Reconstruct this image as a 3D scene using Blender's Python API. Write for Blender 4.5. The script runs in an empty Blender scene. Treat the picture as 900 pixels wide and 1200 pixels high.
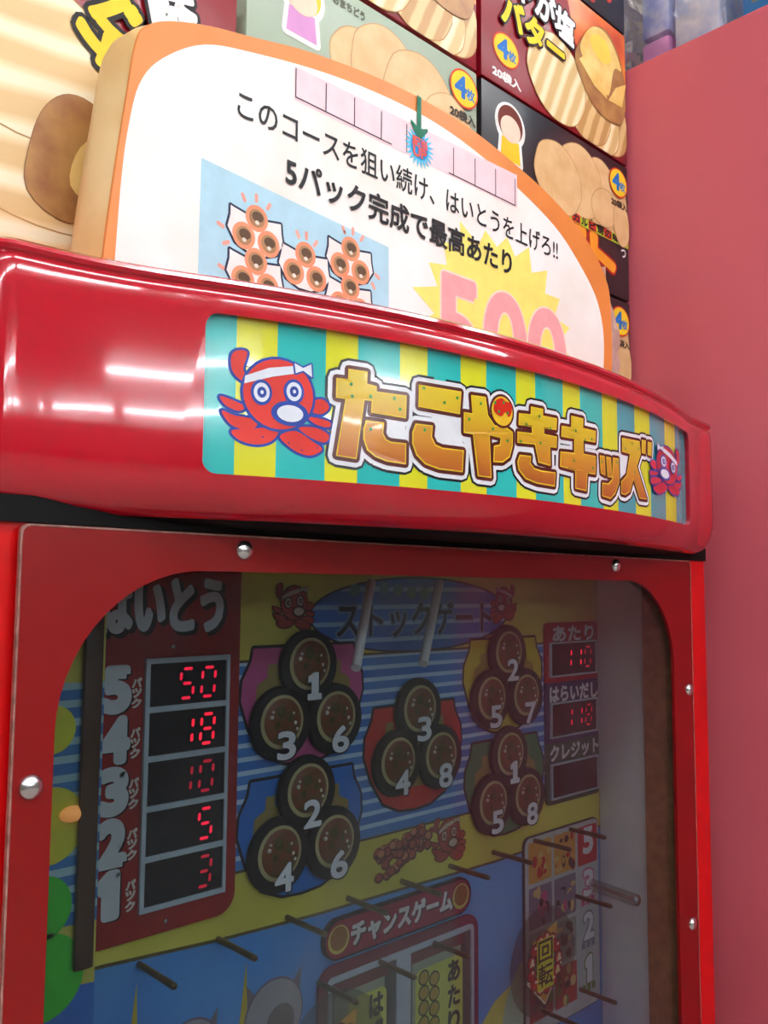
import bpy, bmesh, math, random
from mathutils import Vector, Matrix
from mathutils.geometry import tessellate_polygon
random.seed(7)
S = bpy.context.scene
C = S.collection
PI = math.pi

# ------------------------------------------------------------------ camera, world, exposure
cd = bpy.data.cameras.new('camera'); cam = bpy.data.objects.new('camera', cd); C.objects.link(cam)
cd.sensor_fit = 'VERTICAL'; cd.sensor_height = 36.0; cd.lens = 36.0 * 1030.0 / 1200.0; cd.clip_start = 0.01
cam.matrix_world = Matrix(((0.72114254, -0.06561928, -0.68967206, 0), (-0.69275327, -0.05851842, -0.71879657, 0),
                           (0.0068084, 0.99612735, -0.0876581, 0), (0, 0, 0, 1)))
S.camera = cam
w = bpy.data.worlds.new('world'); S.world = w; w.use_nodes = True
w.node_tree.nodes['Background'].inputs[0].default_value = (0.9, 0.95, 1, 1)
w.node_tree.nodes['Background'].inputs[1].default_value = 0.05
S.view_settings.view_transform = 'Standard'; S.view_settings.look = 'None'
S.view_settings.gamma = 1.0; S.view_settings.use_curve_mapping = False
S.view_settings.exposure = 0.48
TUBE_STRENGTH = 44.0
FLOOR, CEIL = -1.15, 1.5

# ------------------------------------------------------------------ materials
def lin(c):
    return tuple((v/255/12.92 if v <= 10 else ((v/255+0.055)/1.055)**2.4) for v in c) + (1,)
def newmat(name):
    m = bpy.data.materials.new(name); m.use_nodes = True
    nt = m.node_tree; return m, nt, nt.nodes['Principled BSDF']
def mat(name, rgb, rough=0.5, spec=0.4, var=0.06, scale=60.0, metal=0.0, coat=0.0, bump=0.0, rgb2=None):
    m, nt, b = newmat(name)
    tc = nt.nodes.new('ShaderNodeTexCoord'); n = nt.nodes.new('ShaderNodeTexNoise')
    n.inputs['Scale'].default_value = scale; n.inputs['Detail'].default_value = 3
    nt.links.new(tc.outputs['Object'], n.inputs['Vector'])
    r = nt.nodes.new('ShaderNodeValToRGB')
    c = lin(rgb); d = lin(rgb2) if rgb2 else tuple(v*(1-2*var) for v in c[:3]) + (1,)
    r.color_ramp.elements[0].position = 0.35; r.color_ramp.elements[1].position = 0.62
    r.color_ramp.elements[0].color = d; r.color_ramp.elements[1].color = c
    nt.links.new(n.outputs[0], r.inputs[0]); nt.links.new(r.outputs[0], b.inputs['Base Color'])
    b.inputs['Roughness'].default_value = rough; b.inputs['Specular IOR Level'].default_value = spec
    b.inputs['Metallic'].default_value = metal; b.inputs['Coat Weight'].default_value = coat
    b.inputs['Coat Roughness'].default_value = 0.04
    if bump:
        bp = nt.nodes.new('ShaderNodeBump'); bp.inputs['Strength'].default_value = bump; bp.inputs['Distance'].default_value = 0.002
        nt.links.new(n.outputs[0], bp.inputs['Height']); nt.links.new(bp.outputs[0], b.inputs['Normal'])
    return m
def stripes(name, axis, stops, lo, hi, rough=0.4, coat=0.0, interp='CONSTANT'):
    """colour bands along one object axis (x=0, z=2) between lo and hi: flat print"""
    m, nt, b = newmat(name)
    tc = nt.nodes.new('ShaderNodeTexCoord'); sp = nt.nodes.new('ShaderNodeSeparateXYZ')
    nt.links.new(tc.outputs['Object'], sp.inputs[0])
    mr = nt.nodes.new('ShaderNodeMapRange'); mr.inputs[1].default_value = lo; mr.inputs[2].default_value = hi
    nt.links.new(sp.outputs[axis], mr.inputs[0])
    r = nt.nodes.new('ShaderNodeValToRGB'); r.color_ramp.interpolation = interp
    els = r.color_ramp.elements
    while len(els) < len(stops): els.new(0.5)
    for e, (p, c) in zip(els, stops): e.position = p
    for e, (p, c) in zip(els, stops): e.color = lin(c)
    nt.links.new(mr.outputs[0], r.inputs[0]); nt.links.new(r.outputs[0], b.inputs['Base Color'])
    b.inputs['Roughness'].default_value = rough; b.inputs['Coat Weight'].default_value = coat
    b.inputs['Coat Roughness'].default_value = 0.03
    return m
def wave(name, c1, c2, scale, rough=0.5, axis='Z', dist=0.6, rot=(0, 0, 0), c3=None):
    m, nt, b = newmat(name)
    tc = nt.nodes.new('ShaderNodeTexCoord'); mp = nt.nodes.new('ShaderNodeMapping'); mp.inputs['Rotation'].default_value = rot
    wv = nt.nodes.new('ShaderNodeTexWave'); wv.bands_direction = axis
    wv.inputs['Scale'].default_value = scale; wv.inputs['Distortion'].default_value = dist; wv.inputs['Detail'].default_value = 2
    nt.links.new(tc.outputs['Object'], mp.inputs[0]); nt.links.new(mp.outputs[0], wv.inputs['Vector'])
    r = nt.nodes.new('ShaderNodeValToRGB')
    r.color_ramp.elements[0].color = lin(c1); r.color_ramp.elements[1].color = lin(c2)
    r.color_ramp.elements[0].position = 0.3; r.color_ramp.elements[1].position = 0.7
    if c3:
        e = r.color_ramp.elements.new(0.93); e.color = lin(c3)
    nt.links.new(wv.outputs[0], r.inputs[0]); nt.links.new(r.outputs[0], b.inputs['Base Color'])
    b.inputs['Roughness'].default_value = rough
    return m
def emit(name, rgb, strength):
    m, nt, b = newmat(name)
    b.inputs['Base Color'].default_value = lin(rgb); b.inputs['Emission Color'].default_value = lin(rgb)
    b.inputs['Emission Strength'].default_value = strength
    return m
def clear(name, tint, haze, gloss=1.0, rough=0.03, hazecol=(200, 200, 205)):
    """thin clear plastic: see-through, a fresnel gloss, a little dusty haze"""
    m = bpy.data.materials.new(name); m.use_nodes = True; nt = m.node_tree; nt.nodes.clear()
    out = nt.nodes.new('ShaderNodeOutputMaterial')
    t = nt.nodes.new('ShaderNodeBsdfTransparent'); t.inputs[0].default_value = lin(tint)
    d = nt.nodes.new('ShaderNodeBsdfDiffuse'); d.inputs[0].default_value = lin(hazecol)
    g = nt.nodes.new('ShaderNodeBsdfGlossy'); g.inputs['Roughness'].default_value = rough
    m1 = nt.nodes.new('ShaderNodeMixShader'); m2 = nt.nodes.new('ShaderNodeMixShader')
    n = nt.nodes.new('ShaderNodeTexNoise'); n.inputs['Scale'].default_value = 22; n.inputs['Detail'].default_value = 5
    tc = nt.nodes.new('ShaderNodeTexCoord'); nt.links.new(tc.outputs['Object'], n.inputs['Vector'])
    mh = nt.nodes.new('ShaderNodeMath'); mh.operation = 'MULTIPLY'; mh.inputs[1].default_value = haze*2
    nt.links.new(n.outputs[0], mh.inputs[0]); nt.links.new(mh.outputs[0], m1.inputs[0])
    nt.links.new(t.outputs[0], m1.inputs[1]); nt.links.new(d.outputs[0], m1.inputs[2])
    f = nt.nodes.new('ShaderNodeFresnel'); f.inputs[0].default_value = 1.45
    mf = nt.nodes.new('ShaderNodeMath'); mf.operation = 'MULTIPLY'; mf.inputs[1].default_value = gloss
    nt.links.new(f.outputs[0], mf.inputs[0]); nt.links.new(mf.outputs[0], m2.inputs[0])
    nt.links.new(m1.outputs[0], m2.inputs[1]); nt.links.new(g.outputs[0], m2.inputs[2])
    nt.links.new(m2.outputs[0], out.inputs[0])
    return m
MC = {}
def P(rgb, rough=0.55, spec=0.3):
    """printed ink of one colour"""
    k = (rgb, rough)
    if k not in MC:
        MC[k] = mat('print_%02x%02x%02x_%d' % (rgb + (int(rough*100),)), rgb, rough, spec, var=0.04, scale=90)
    return MC[k]

# ------------------------------------------------------------------ object helpers
def tag(o, label=None, cat=None, group=None, kind=None):
    if label: o['label'] = label
    if cat: o['category'] = cat
    if group: o['group'] = group
    if kind: o['kind'] = kind
    return o
def thing(name, loc, label, cat, group=None):
    o = bpy.data.objects.new(name, None); C.objects.link(o); o.location = loc; o.empty_display_size = 0.05
    return tag(o, label, cat, group)
def wpos(o):
    v = Vector((0, 0, 0))
    while o: v += o.location; o = o.parent
    return v
def link(name, me, parent=None, origin=None, label=None):
    """a mesh whose vertices are in world coordinates becomes one object with its own origin"""
    o = bpy.data.objects.new(name, me); C.objects.link(o)
    vs = [v.co for v in me.vertices]
    if origin is None:
        origin = Vector([(min(v[i] for v in vs)+max(v[i] for v in vs))/2 for i in range(3)])
    origin = Vector(origin)
    me.transform(Matrix.Translation(-origin))
    if parent: o.parent = parent; o.location = origin - wpos(parent)
    else: o.location = origin
    if label: o['label'] = label
    return o
def copy_tree(o, parent=None):
    c = o.copy(); C.objects.link(c); c.parent = parent
    for ch in o.children: copy_tree(ch, c)
    return c
def finish(bm, name, mats, parent=None, smooth=None, label=None, origin=None):
    me = bpy.data.meshes.new(name); bmesh.ops.recalc_face_normals(bm, faces=bm.faces); bm.to_mesh(me); bm.free()
    for m in (mats if isinstance(mats, (list, tuple)) else [mats]): me.materials.append(m)
    if smooth is not None:
        me.polygons.foreach_set('use_smooth', [True]*len(me.polygons)); me.set_sharp_from_angle(angle=math.radians(smooth))
    return link(name, me, parent, origin, label)
def add_box(bm, lo, hi, mi=0, bevel=0.0, segs=2):
    r = bmesh.ops.create_cube(bm, size=1.0); vs = r['verts']
    for v in vs: v.co = Vector([(lo[i]+hi[i])/2 + v.co[i]*(hi[i]-lo[i]) for i in range(3)])
    fs = {f for v in vs for f in v.link_faces}
    for f in fs: f.material_index = mi
    if bevel:
        es = {e for v in vs for e in v.link_edges}
        r = bmesh.ops.bevel(bm, geom=list(es), offset=bevel, segments=segs, affect='EDGES', profile=0.5)
        for f in r['faces']: f.material_index = mi
def box(name, lo, hi, m, parent=None, bevel=0.0, segs=2, label=None):
    bm = bmesh.new(); add_box(bm, lo, hi, 0, bevel, segs)
    return finish(bm, name, m, parent, 35 if bevel else None, label)
def add_tube(bm, p, q, r0, r1=None, seg=12, mi=0, cap=True):
    p = Vector(p); q = Vector(q); d = (q-p).normalized(); r1 = r0 if r1 is None else r1
    a = d.orthogonal().normalized(); b = d.cross(a)
    R = []
    for c, r in ((p, r0), (q, r1)):
        R.append([bm.verts.new(c + (a*math.cos(2*PI*i/seg) + b*math.sin(2*PI*i/seg))*r) for i in range(seg)])
    for i in range(seg):
        f = bm.faces.new((R[0][i], R[0][(i+1) % seg], R[1][(i+1) % seg], R[1][i])); f.material_index = mi
    if cap:
        for ring in R: bm.faces.new(ring).material_index = mi
def tube(name, p, q, r0, m, parent=None, r1=None, seg=12, label=None):
    bm = bmesh.new(); add_tube(bm, p, q, r0, r1, seg); return finish(bm, name, m, parent, 40, label)
def add_dome(bm, c, r, h, n=(0, -1, 0), seg=18, rings=6, mi=0):
    """domed bolt head: flat flange, then a cap of height h towards n (n = -Y)"""
    c = Vector(c); prev = None
    for k in range(rings):
        t = k/rings*PI/2
        ring = [bm.verts.new(c + Vector((r*math.cos(t)*math.cos(2*PI*i/seg), -h*math.sin(t), r*math.cos(t)*math.sin(2*PI*i/seg)))) for i in range(seg)]
        if prev:
            for i in range(seg): bm.faces.new((prev[i], prev[(i+1) % seg], ring[(i+1) % seg], ring[i])).material_index = mi
        prev = ring
    top = bm.verts.new(c + Vector((0, -h, 0)))
    for i in range(seg): bm.faces.new((prev[i], prev[(i+1) % seg], top)).material_index = mi

# ---- flat art: polygons laid in (u, v) with a height h, mapped onto a surface
def circ(cx, cy, rx, ry=None, n=28, a0=0.0):
    ry = rx if ry is None else ry
    return [(cx+rx*math.cos(a0+2*PI*i/n), cy+ry*math.sin(a0+2*PI*i/n)) for i in range(n)]
def rrect(x0, y0, x1, y1, r=0.0, n=6, corners=(1, 1, 1, 1)):
    """rounded rectangle, corners bl, br, tr, tl"""
    out = []
    for k, (cx, cy, a) in enumerate(((x0, y0, PI), (x1, y0, 1.5*PI), (x1, y1, 0), (x0, y1, .5*PI))):
        rr = r*corners[k]
        if rr <= 0: out.append((cx, cy)); continue
        ox = cx + (rr if k in (0, 3) else -rr); oy = cy + (rr if k in (0, 1) else -rr)
        for i in range(n+1):
            t = a + i/n*PI/2; out.append((ox+rr*math.cos(t), oy+rr*math.sin(t)))
    return out
def burst(cx, cy, r0, r1, n, sx=1.0, jit=0.0):
    out = []
    for i in range(2*n):
        r = (r1*(1+jit*random.uniform(-1, 1)) if i % 2 == 0 else r0); a = PI*i/n
        out.append((cx+sx*r*math.cos(a), cy+r*math.sin(a)))
    return out
def spline(pts, n=6, closed=True):
    out = []; N = len(pts)
    for i in range(N if closed else N-1):
        if closed: p0, p1, p2, p3 = (pts[(i+k-1) % N] for k in range(4))
        else: p0, p1, p2, p3 = pts[max(i-1, 0)], pts[i], pts[i+1], pts[min(i+2, N-1)]
        for k in range(n):
            t = k/n
            out.append(tuple(0.5*((2*p1[j]) + (-p0[j]+p2[j])*t + (2*p0[j]-5*p1[j]+4*p2[j]-p3[j])*t*t + (-p0[j]+3*p1[j]-3*p2[j]+p3[j])*t**3) for j in (0, 1)))
    if not closed: out.append(tuple(pts[-1]))
    return out
GLY = {}; SERIF = False
def glyphs(body):
    """triangles and outline edges of a line of text set in the built-in font, box-normalised to 0..1"""
    if body in GLY: return GLY[body]
    if body == '1':     # a narrow figure: drawn by hand so that it keeps its width
        vs = [(.30, 0), (.74, 0), (.74, 1), (.44, 1), (.12, .84), (.12, .62), (.30, .70)] if not SERIF else [(.12, 0), (.90, 0), (.90, .16), (.70, .16), (.70, 1), (.46, 1), (.14, .86), (.14, .68), (.36, .74), (.36, .16), (.12, .16)]
        tr = [tuple(t) for t in tessellate_polygon([[Vector((x, y, 0)) for x, y in vs]])]
        return vs, tr, [(i, (i+1) % len(vs)) for i in range(len(vs))]
    c = bpy.data.curves.new('txt', 'FONT'); c.body = body; c.resolution_u = 12 if body.isdigit() else 3
    o = bpy.data.objects.new('txt', c); me = bpy.data.meshes.new_from_object(o)
    vs = [(v.co.x, v.co.y) for v in me.vertices]
    x0 = min(v[0] for v in vs); x1 = max(v[0] for v in vs); y0 = min(v[1] for v in vs); y1 = max(v[1] for v in vs)
    vs = [((x-x0)/(x1-x0), (y-y0)/(y1-y0)) for x, y in vs]
    tr = []; cnt = {}
    for p in me.polygons:
        q = list(p.vertices)
        for i in range(1, len(q)-1): tr.append((q[0], q[i], q[i+1]))
        for i in range(len(q)):
            k = tuple(sorted((q[i], q[(i+1) % len(q)]))); cnt[k] = cnt.get(k, 0)+1
    ed = [k for k, n in cnt.items() if n == 1]
    bpy.data.objects.remove(o); bpy.data.curves.remove(c); bpy.data.meshes.remove(me)
    GLY[body] = (vs, tr, ed); return GLY[body]
class Art:
    def __init__(self, fmap): self.f = fmap; self.v = []; self.p = []; self.mi = []; self.mats = []
    def m(self, mt):
        if mt not in self.mats: self.mats.append(mt)
        return self.mats.index(mt)
    clip = None; hs = 0.4
    def raw(self, pts, tris, h, mt):
        h = h*self.hs
        if self.clip:
            u0, v0, u1, v1 = self.clip
            if any(p[0] < u0 or p[0] > u1 or p[1] < v0 or p[1] > v1 for p in pts):
                np_, nt_ = [], []
                for t in tris:
                    q = [pts[i] for i in t]
                    for ax, lim, sg in ((0, u0, 1), (0, u1, -1), (1, v0, 1), (1, v1, -1)):
                        r = []
                        for i in range(len(q)):
                            a, c = q[i-1], q[i]; da, dc = (a[ax]-lim)*sg, (c[ax]-lim)*sg
                            if (da >= 0) != (dc >= 0):
                                f = da/(da-dc); r.append((a[0]+(c[0]-a[0])*f, a[1]+(c[1]-a[1])*f))
                            if dc >= 0: r.append(c)
                        q = r
                        if len(q) < 3: break
                    if len(q) >= 3:
                        k = len(np_); np_ += q; nt_ += [(k, k+i, k+i+1) for i in range(1, len(q)-1)]
                pts, tris = np_, nt_
                if not tris: return
        b = len(self.v); k = self.m(mt)
        self.v += [self.f(u, w_, h) for u, w_ in pts]
        for t in tris:
            a, c, d = (pts[i] for i in t)
            s = (c[0]-a[0])*(d[1]-a[1]) - (c[1]-a[1])*(d[0]-a[0])
            t = t if s > 0 else (t[0], t[2], t[1])
            self.p.append([b+i for i in t]); self.mi.append(k)
    def poly(self, pts, h, mt, holes=()):
        loops = [pts] + list(holes)
        flat = [q for l in loops for q in l]
        tr = tessellate_polygon([[Vector((x, y, 0)) for x, y in l] for l in loops])
        self.raw(flat, tr, h, mt); return self
    def stroke(self, segs, pts, r, h, mt):
        """round-ended strokes along the given edges"""
        for a, b in segs:
            (x0, y0), (x1, y1) = pts[a], pts[b]; L = math.hypot(x1-x0, y1-y0)
            if L < 1e-7: continue
            nx, ny = -(y1-y0)/L*r, (x1-x0)/L*r
            self.raw([(x0+nx, y0+ny), (x0-nx, y0-ny), (x1-nx, y1-ny), (x1+nx, y1+ny)], [(0, 1, 2), (0, 2, 3)], h+random.uniform(0, 3e-5), mt)
            d = circ(x0, y0, r, n=8); self.raw(d, [(0, i, i+1) for i in range(1, 7)], h+random.uniform(0, 3e-5), mt)
    def line(self, pts, r, h, mt, closed=False):
        n = len(pts); self.stroke([(i, (i+1) % n) for i in range(n if closed else n-1)], pts, r, h, mt)
        if not closed:
            d = circ(pts[-1][0], pts[-1][1], r, n=8); self.raw(d, [(0, i, i+1) for i in range(1, 7)], h, mt)
        return self
    def fat(self, pts, r, h, mt):
        self.poly(pts, h, mt); self.line(pts, r, h, mt, True); return self
    def text(self, body, x0, y0, x1, y1, h, mt, bold=0.0, rot=0.0, shear=0.0, off=(0, 0)):
        vs, tr, ed = glyphs(body); cx, cy = (x0+x1)/2, (y0+y1)/2; cr, sr = math.cos(rot), math.sin(rot); q = []
        for a, b in vs:
            X = (a-.5)*(x1-x0) + (b-.5)*shear*(y1-y0); Y = (b-.5)*(y1-y0)
            q.append((cx+X*cr-Y*sr+off[0], cy+X*sr+Y*cr+off[1]))
        self.raw(q, tr, h, mt)
        if bold: self.stroke(ed, q, bold, h, mt)
        return self
    def build(self, name, parent=None, label=None, origin=None):
        me = bpy.data.meshes.new(name); me.from_pydata(self.v, [], self.p)
        for m in self.mats: me.materials.append(m)
        me.polygons.foreach_set('material_index', self.mi); me.update()
        return link(name, me, parent, origin, label)
def plane(Y): return lambda u, v, h: (u, Y-h, v)
def slab(name, outline, y0, y1, m, parent=None, holes=(), label=None, bevel=0):
    """an outline in (X, Z) with holes, y0 (front) to y1 (back)"""
    bm = bmesh.new(); loops = [outline] + list(holes); flat = [q for l in loops for q in l]
    tr = tessellate_polygon([[Vector((x, y, 0)) for x, y in l] for l in loops])
    F = [bm.verts.new((x, y0, z)) for x, z in flat]; B = [bm.verts.new((x, y1, z)) for x, z in flat]
    for t in tr:
        bm.faces.new([F[i] for i in t]); bm.faces.new([B[i] for i in reversed(t)])
    k = 0
    for l in loops:
        n = len(l)
        for i in range(n): bm.faces.new((F[k+i], F[k+(i+1) % n], B[k+(i+1) % n], B[k+i]))
        k += n
    return finish(bm, name, m, parent, 30, label)
SIGN_LETTERS = [[(.239,.0918),(.2479,.0918),(.2477,.0866),(.2523,.0861),(.2523,.0838),(.2674,.0839),(.267,.074),(.2497,.0745),(.2501,.0796),(.2465,.0795),(.243,.0541),(.2338,.0547),(.2378,.0789),(.2335,.079),(.2336,.0872),(.2389,.0873)],[(.2474,.0709),(.256,.0708),(.2556,.0662),(.2571,.0637),(.2596,.0629),(.2672,.0629),(.2671,.0539),(.2575,.0543),(.2519,.0558),(.248,.0583),(.2462,.0628),(.2462,.0672)],[(.2739,.0897),(.2979,.0899),(.297,.0795),(.2737,.0799)],[(.2722,.0722),(.2814,.0723),(.2809,.0673),(.283,.064),(.2869,.063),(.2993,.063),(.2986,.0531),(.2849,.0532),(.2774,.0548),(.2726,.0584),(.2705,.0632),(.2705,.0682)],[(.304,.0892),(.3132,.0896),(.3146,.0812),(.3191,.077),(.3277,.0767),(.3315,.0752),(.3314,.0686),(.3292,.0629),(.3244,.06),(.3182,.0596),(.3186,.0672),(.3225,.0682),(.3232,.0715),(.3156,.072),(.3167,.052),(.3081,.0521),(.3051,.0712),(.2995,.0712),(.2995,.0807),(.3048,.0807)],[(.3454,.0896),(.355,.0898),(.3548,.0864),(.3666,.0867),(.3661,.0808),(.3557,.0803),(.3556,.0773),(.3664,.0773),(.3659,.0717),(.3605,.0714),(.3607,.062),(.351,.0626),(.3482,.0713),(.3349,.0706),(.3351,.0759),(.3462,.0765),(.3458,.0798),(.3359,.0794),(.3363,.0851),(.3452,.0857)],[(.3366,.0648),(.3451,.0651),(.3445,.0617),(.3476,.0594),(.3531,.0588),(.3649,.0589),(.364,.0519),(.3494,.0521),(.3407,.0536),(.3356,.0575),(.3348,.0613)],[(.3798,.09),(.3914,.0902),(.3909,.0851),(.4042,.0853),(.4036,.0791),(.3911,.0787),(.3912,.0714),(.4039,.0717),(.4032,.0618),(.3946,.0616),(.3934,.0521),(.3828,.0525),(.383,.0618),(.3691,.0625),(.3696,.0701),(.3822,.0708),(.3823,.0784),(.3704,.078),(.3709,.0835),(.3796,.0838)],[(.4083,.0726),(.4135,.0727),(.4141,.0623),(.4091,.0631)],[(.4154,.0727),(.4206,.0728),(.422,.0619),(.4166,.062)],[(.4234,.0731),(.4302,.0734),(.4303,.0602),(.4253,.0534),(.4197,.0501),(.4101,.0508),(.4105,.058),(.4174,.0583),(.422,.0612)],[(.435,.0858),(.4593,.0872),(.4609,.08),(.4545,.0719),(.4692,.0539),(.4578,.0536),(.4493,.064),(.4443,.0563),(.4381,.0538),(.4329,.054),(.4332,.0611),(.4401,.065),(.4452,.078),(.4347,.078)],[(.4628,.0886),(.4692,.089),(.4681,.0809),(.4625,.0809)],[(.4722,.0887),(.479,.0891),(.4777,.0808),(.4717,.081)]]
SIGN_WHITE = [[(.281,.0796),(.2982,.0786),(.2993,.063),(.2823,.0634)],[(.2551,.0715),(.2671,.0734),(.2672,.0629),(.2574,.0629)],[(.4317,.077),(.4452,.078),(.4401,.065),(.4313,.0641)],[(.2995,.0714),(.3065,.0722),(.3036,.0635),(.299,.0672)]]
SIGN_BALL = [(.3242,.0844),(.3168,.0834),(.3243,.0916),(.3319,.0854),(.3242,.0772)]
SIGN_SPLOTCH = [(.3199,.089),(.3238,.0906),(.3264,.0894),(.3302,.0888),(.3307,.085),(.3285,.082),(.3262,.0842),(.3237,.0819),(.3207,.0824),(.3181,.0844)]
SIGN_FLECKSA = [(.2401,.0854),(.2406,.0803),(.2492,.0813),(.2609,.0819),(.2638,.0775),(.2494,.0672),(.2763,.0885),(.2879,.0835),(.2952,.0866),(.2768,.0699),(.3098,.086),(.3025,.0778),(.3175,.0751),(.3275,.0706),(.3191,.0878),(.325,.0886),(.3217,.0838),(.3278,.084)]
SIGN_FLECKSB = [(.3516,.0857),(.3414,.0804),(.3606,.0808),(.3371,.0715),(.3523,.0724),(.3835,.0827),(.3926,.0789),(.3993,.0803),(.3815,.0668),(.4001,.0648),(.41,.0693),(.4273,.0711),(.4479,.0843),(.4386,.0802),(.4567,.0825),(.451,.0682)]

# ------------------------------------------------------------------ the shop: shell and ceiling lamps
M_wall = mat('wall_paint', (150, 140, 130), 0.8, 0.2, 0.15, 3)
M_floor = mat('floor_vinyl', (176, 166, 156), 0.5, 0.4, 0.08, 12)
M_ceil = mat('ceiling_board', (236, 234, 228), 0.9, 0.1, 0.03, 30)
M_lampw = mat('lamp_enamel', (235, 235, 232), 0.4, 0.4, 0.02)
M_tube = emit('lamp_tube_glow', (244, 249, 255), TUBE_STRENGTH)
X0, X1, Y0, Y1 = -3.0, 3.6, -8.2, 1.3
tag(box('floor', (X0-.1, Y0-.1, FLOOR-.1), (X1+.1, Y1+.1, FLOOR), M_floor), kind='structure')
tag(box('ceiling', (X0-.1, Y0-.1, CEIL), (X1+.1, Y1+.1, CEIL+.1), M_ceil), kind='structure')
tag(box('wall_left', (X0-.1, Y0, FLOOR), (X0, Y1, CEIL), M_wall), kind='structure')
tag(box('wall_far', (X1, Y0, FLOOR), (X1+.1, Y1, CEIL), M_wall), kind='structure')
tag(box('wall_back', (X0, Y1, FLOOR), (X1, Y1+.1, CEIL), M_wall), kind='structure')
tag(box('wall_front', (X0, Y0-.1, FLOOR), (X1, Y0, CEIL), M_wall), kind='structure')
def lamp(x, y):
    t = thing('ceiling_lamp', (x, y, CEIL), 'white twin-ended fluorescent batten on the shop ceiling, behind the viewer', 'lamp', 'fluorescent battens in rows on the ceiling')
    bm = bmesh.new(); add_box(bm, (x-.62, y-.06, CEIL-.045), (x+.62, y+.06, CEIL), 0, .008); 
    for s in (-1, 1): add_box(bm, (x+s*.6-.015, y-.025, CEIL-.10), (x+s*.6+.015, y+.025, CEIL-.04))
    finish(bm, 'batten', M_lampw, t, 35)
    tube('tube', (x-.585, y, CEIL-.08), (x+.585, y, CEIL-.08), .018, M_tube, t, seg=10)
    return t
first = lamp(-2.1, -6.5)
for y in (-6.5, -4.92, -1.9, -.5):
    for k in range(4):
        if y == -6.5 and k == 0: continue
        if y == -4.92 and k == 2: continue
        c = copy_tree(first); c.location = (-2.1 + 1.36*k + (.34 if y == -4.92 else 0), y, CEIL)

# ------------------------------------------------------------------ shared colours
RED = (178, 6, 32)
M_red = mat('red_gloss_plastic', RED, 0.10, 0.5, 0.02, 9, coat=0.6)
M_redp = mat('red_sheet', (124, 2, 5), 0.35, 0.4, 0.05, 14)
M_redc = mat('red_cabinet', (200, 4, 8), 0.3, 0.4, 0.04, 14)
M_steel = mat('steel', (205, 205, 208), 0.22, 0.5, 0.05, 40, metal=1.0)
M_dark = mat('black_underside_and_shade', (5, 4, 4), 0.7, 0.2)
M_pane = clear('shade_tinted_acrylic', (217, 222, 224), 0.008, 0.22, 0.05)  # tint added to dim the playfield, standing in for shade
M_edge = mat('acrylic_edge', (150, 110, 100), 0.25, 0.6, 0.2, 200)
M_clear = clear('smoky_clear_plastic', (240, 240, 236), 0.06, 0.15, 0.12, (120, 120, 115))
INK = (22, 20, 24)
WHITE = (236, 236, 236)

# ------------------------------------------------------------------ the game machine
G = thing('arcade_game', (0.357, 0.45, FLOOR), 'red takoyaki medal arcade game with a curved lit-up style title header and clear front tinted for inside shade', 'arcade game')
CX = 0.361
def head_y(X):
    d = abs(X-CX); k = 1.0 if X < CX else .74
    if d < .19: return .2537+k*d*d
    t = min(d-.19, .06); return .2537+k*.0361+2*k*.19*(t-t*t/.13)
# cabinet: hollow front box plus solid back, standing on the floor
TOPZ = .1272
bm = bmesh.new()
add_box(bm, (.092, .396, FLOOR), (.628, .80, TOPZ)); 
add_box(bm, (.092, .309, FLOOR), (.128, .397, .1175)); add_box(bm, (.588, .309, FLOOR), (.628, .397, .1175))
add_box(bm, (.127, .309, .012), (.589, .397, .1175)); add_box(bm, (.092, .334, .1170), (.628, .397, TOPZ)); add_box(bm, (.127, .309, FLOOR), (.589, .397, -.40))
cab = finish(bm, 'cabinet', M_redc, G)
box('shade_strip', (.0925, .3070, .0225), (.6275, .3091, .0320), M_dark, G, label='black strip standing in for the shade under the header')  # near-black strip painted in for the shadow below the header
# header: swept solid with a rounded face, window cut by a boolean
XL, XR = .1030, .6135
def path(o):
    """plan outline of the header at inset o (metres back from the face)"""
    r = .012-min(o, .008); xl, xr = XL+o, XR-o; n = 60
    al = [(xl+r-r*math.cos(t), head_y(xl+r)+o+r-r*math.sin(t)) for t in (PI/2*i/6 for i in range(7))]
    ar = [(xr-r+r*math.cos(t), head_y(xr-r)+o+r-r*math.sin(t)) for t in (PI/2*i/6 for i in range(7))][::-1]
    mid = [(x, head_y(x)+o) for x in (xl+r+(xr-xl-2*r)*i/n for i in range(1, n))]
    return [(xl, .36)] + al + mid + ar + [(xr, .36)]
prof = [(.020, .1222), (.006, .1222), (.0025, .1216), (.0008, .1203), (.0002, .1188), (.0006, .1174), (.0016, .1166), (.0016, .1158), (.0008, .1145),
        (.0003, .112), (0, .105), (0, .06), (0, .050), (.0006, .0445), (.002, .039), (.0045, .0335), (.008, .0295), (.0125, .0270), (.02, .0255), (.03, .025)]
bm = bmesh.new(); prev = None; rings = []
for o, z in prof:
    ring = [bm.verts.new((x, y, z)) for x, y in path(o)]
    if prev:
        n = len(ring)
        for i in range(n): bm.faces.new((prev[i], prev[(i+1) % n], ring[(i+1) % n], ring[i]))
    prev = ring; rings.append(ring)
bm.faces.new(rings[0]); bm.faces.new(list(reversed(rings[-1])))
SX0, SX1, SZ0, SZ1 = .1793, .5545, .0437, .1065
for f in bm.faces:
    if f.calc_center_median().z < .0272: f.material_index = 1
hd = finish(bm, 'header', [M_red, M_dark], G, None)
cutb = bmesh.new()
ol = rrect(SX0, SZ0, SX1, SZ1, .0055)
n = len(ol)
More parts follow.
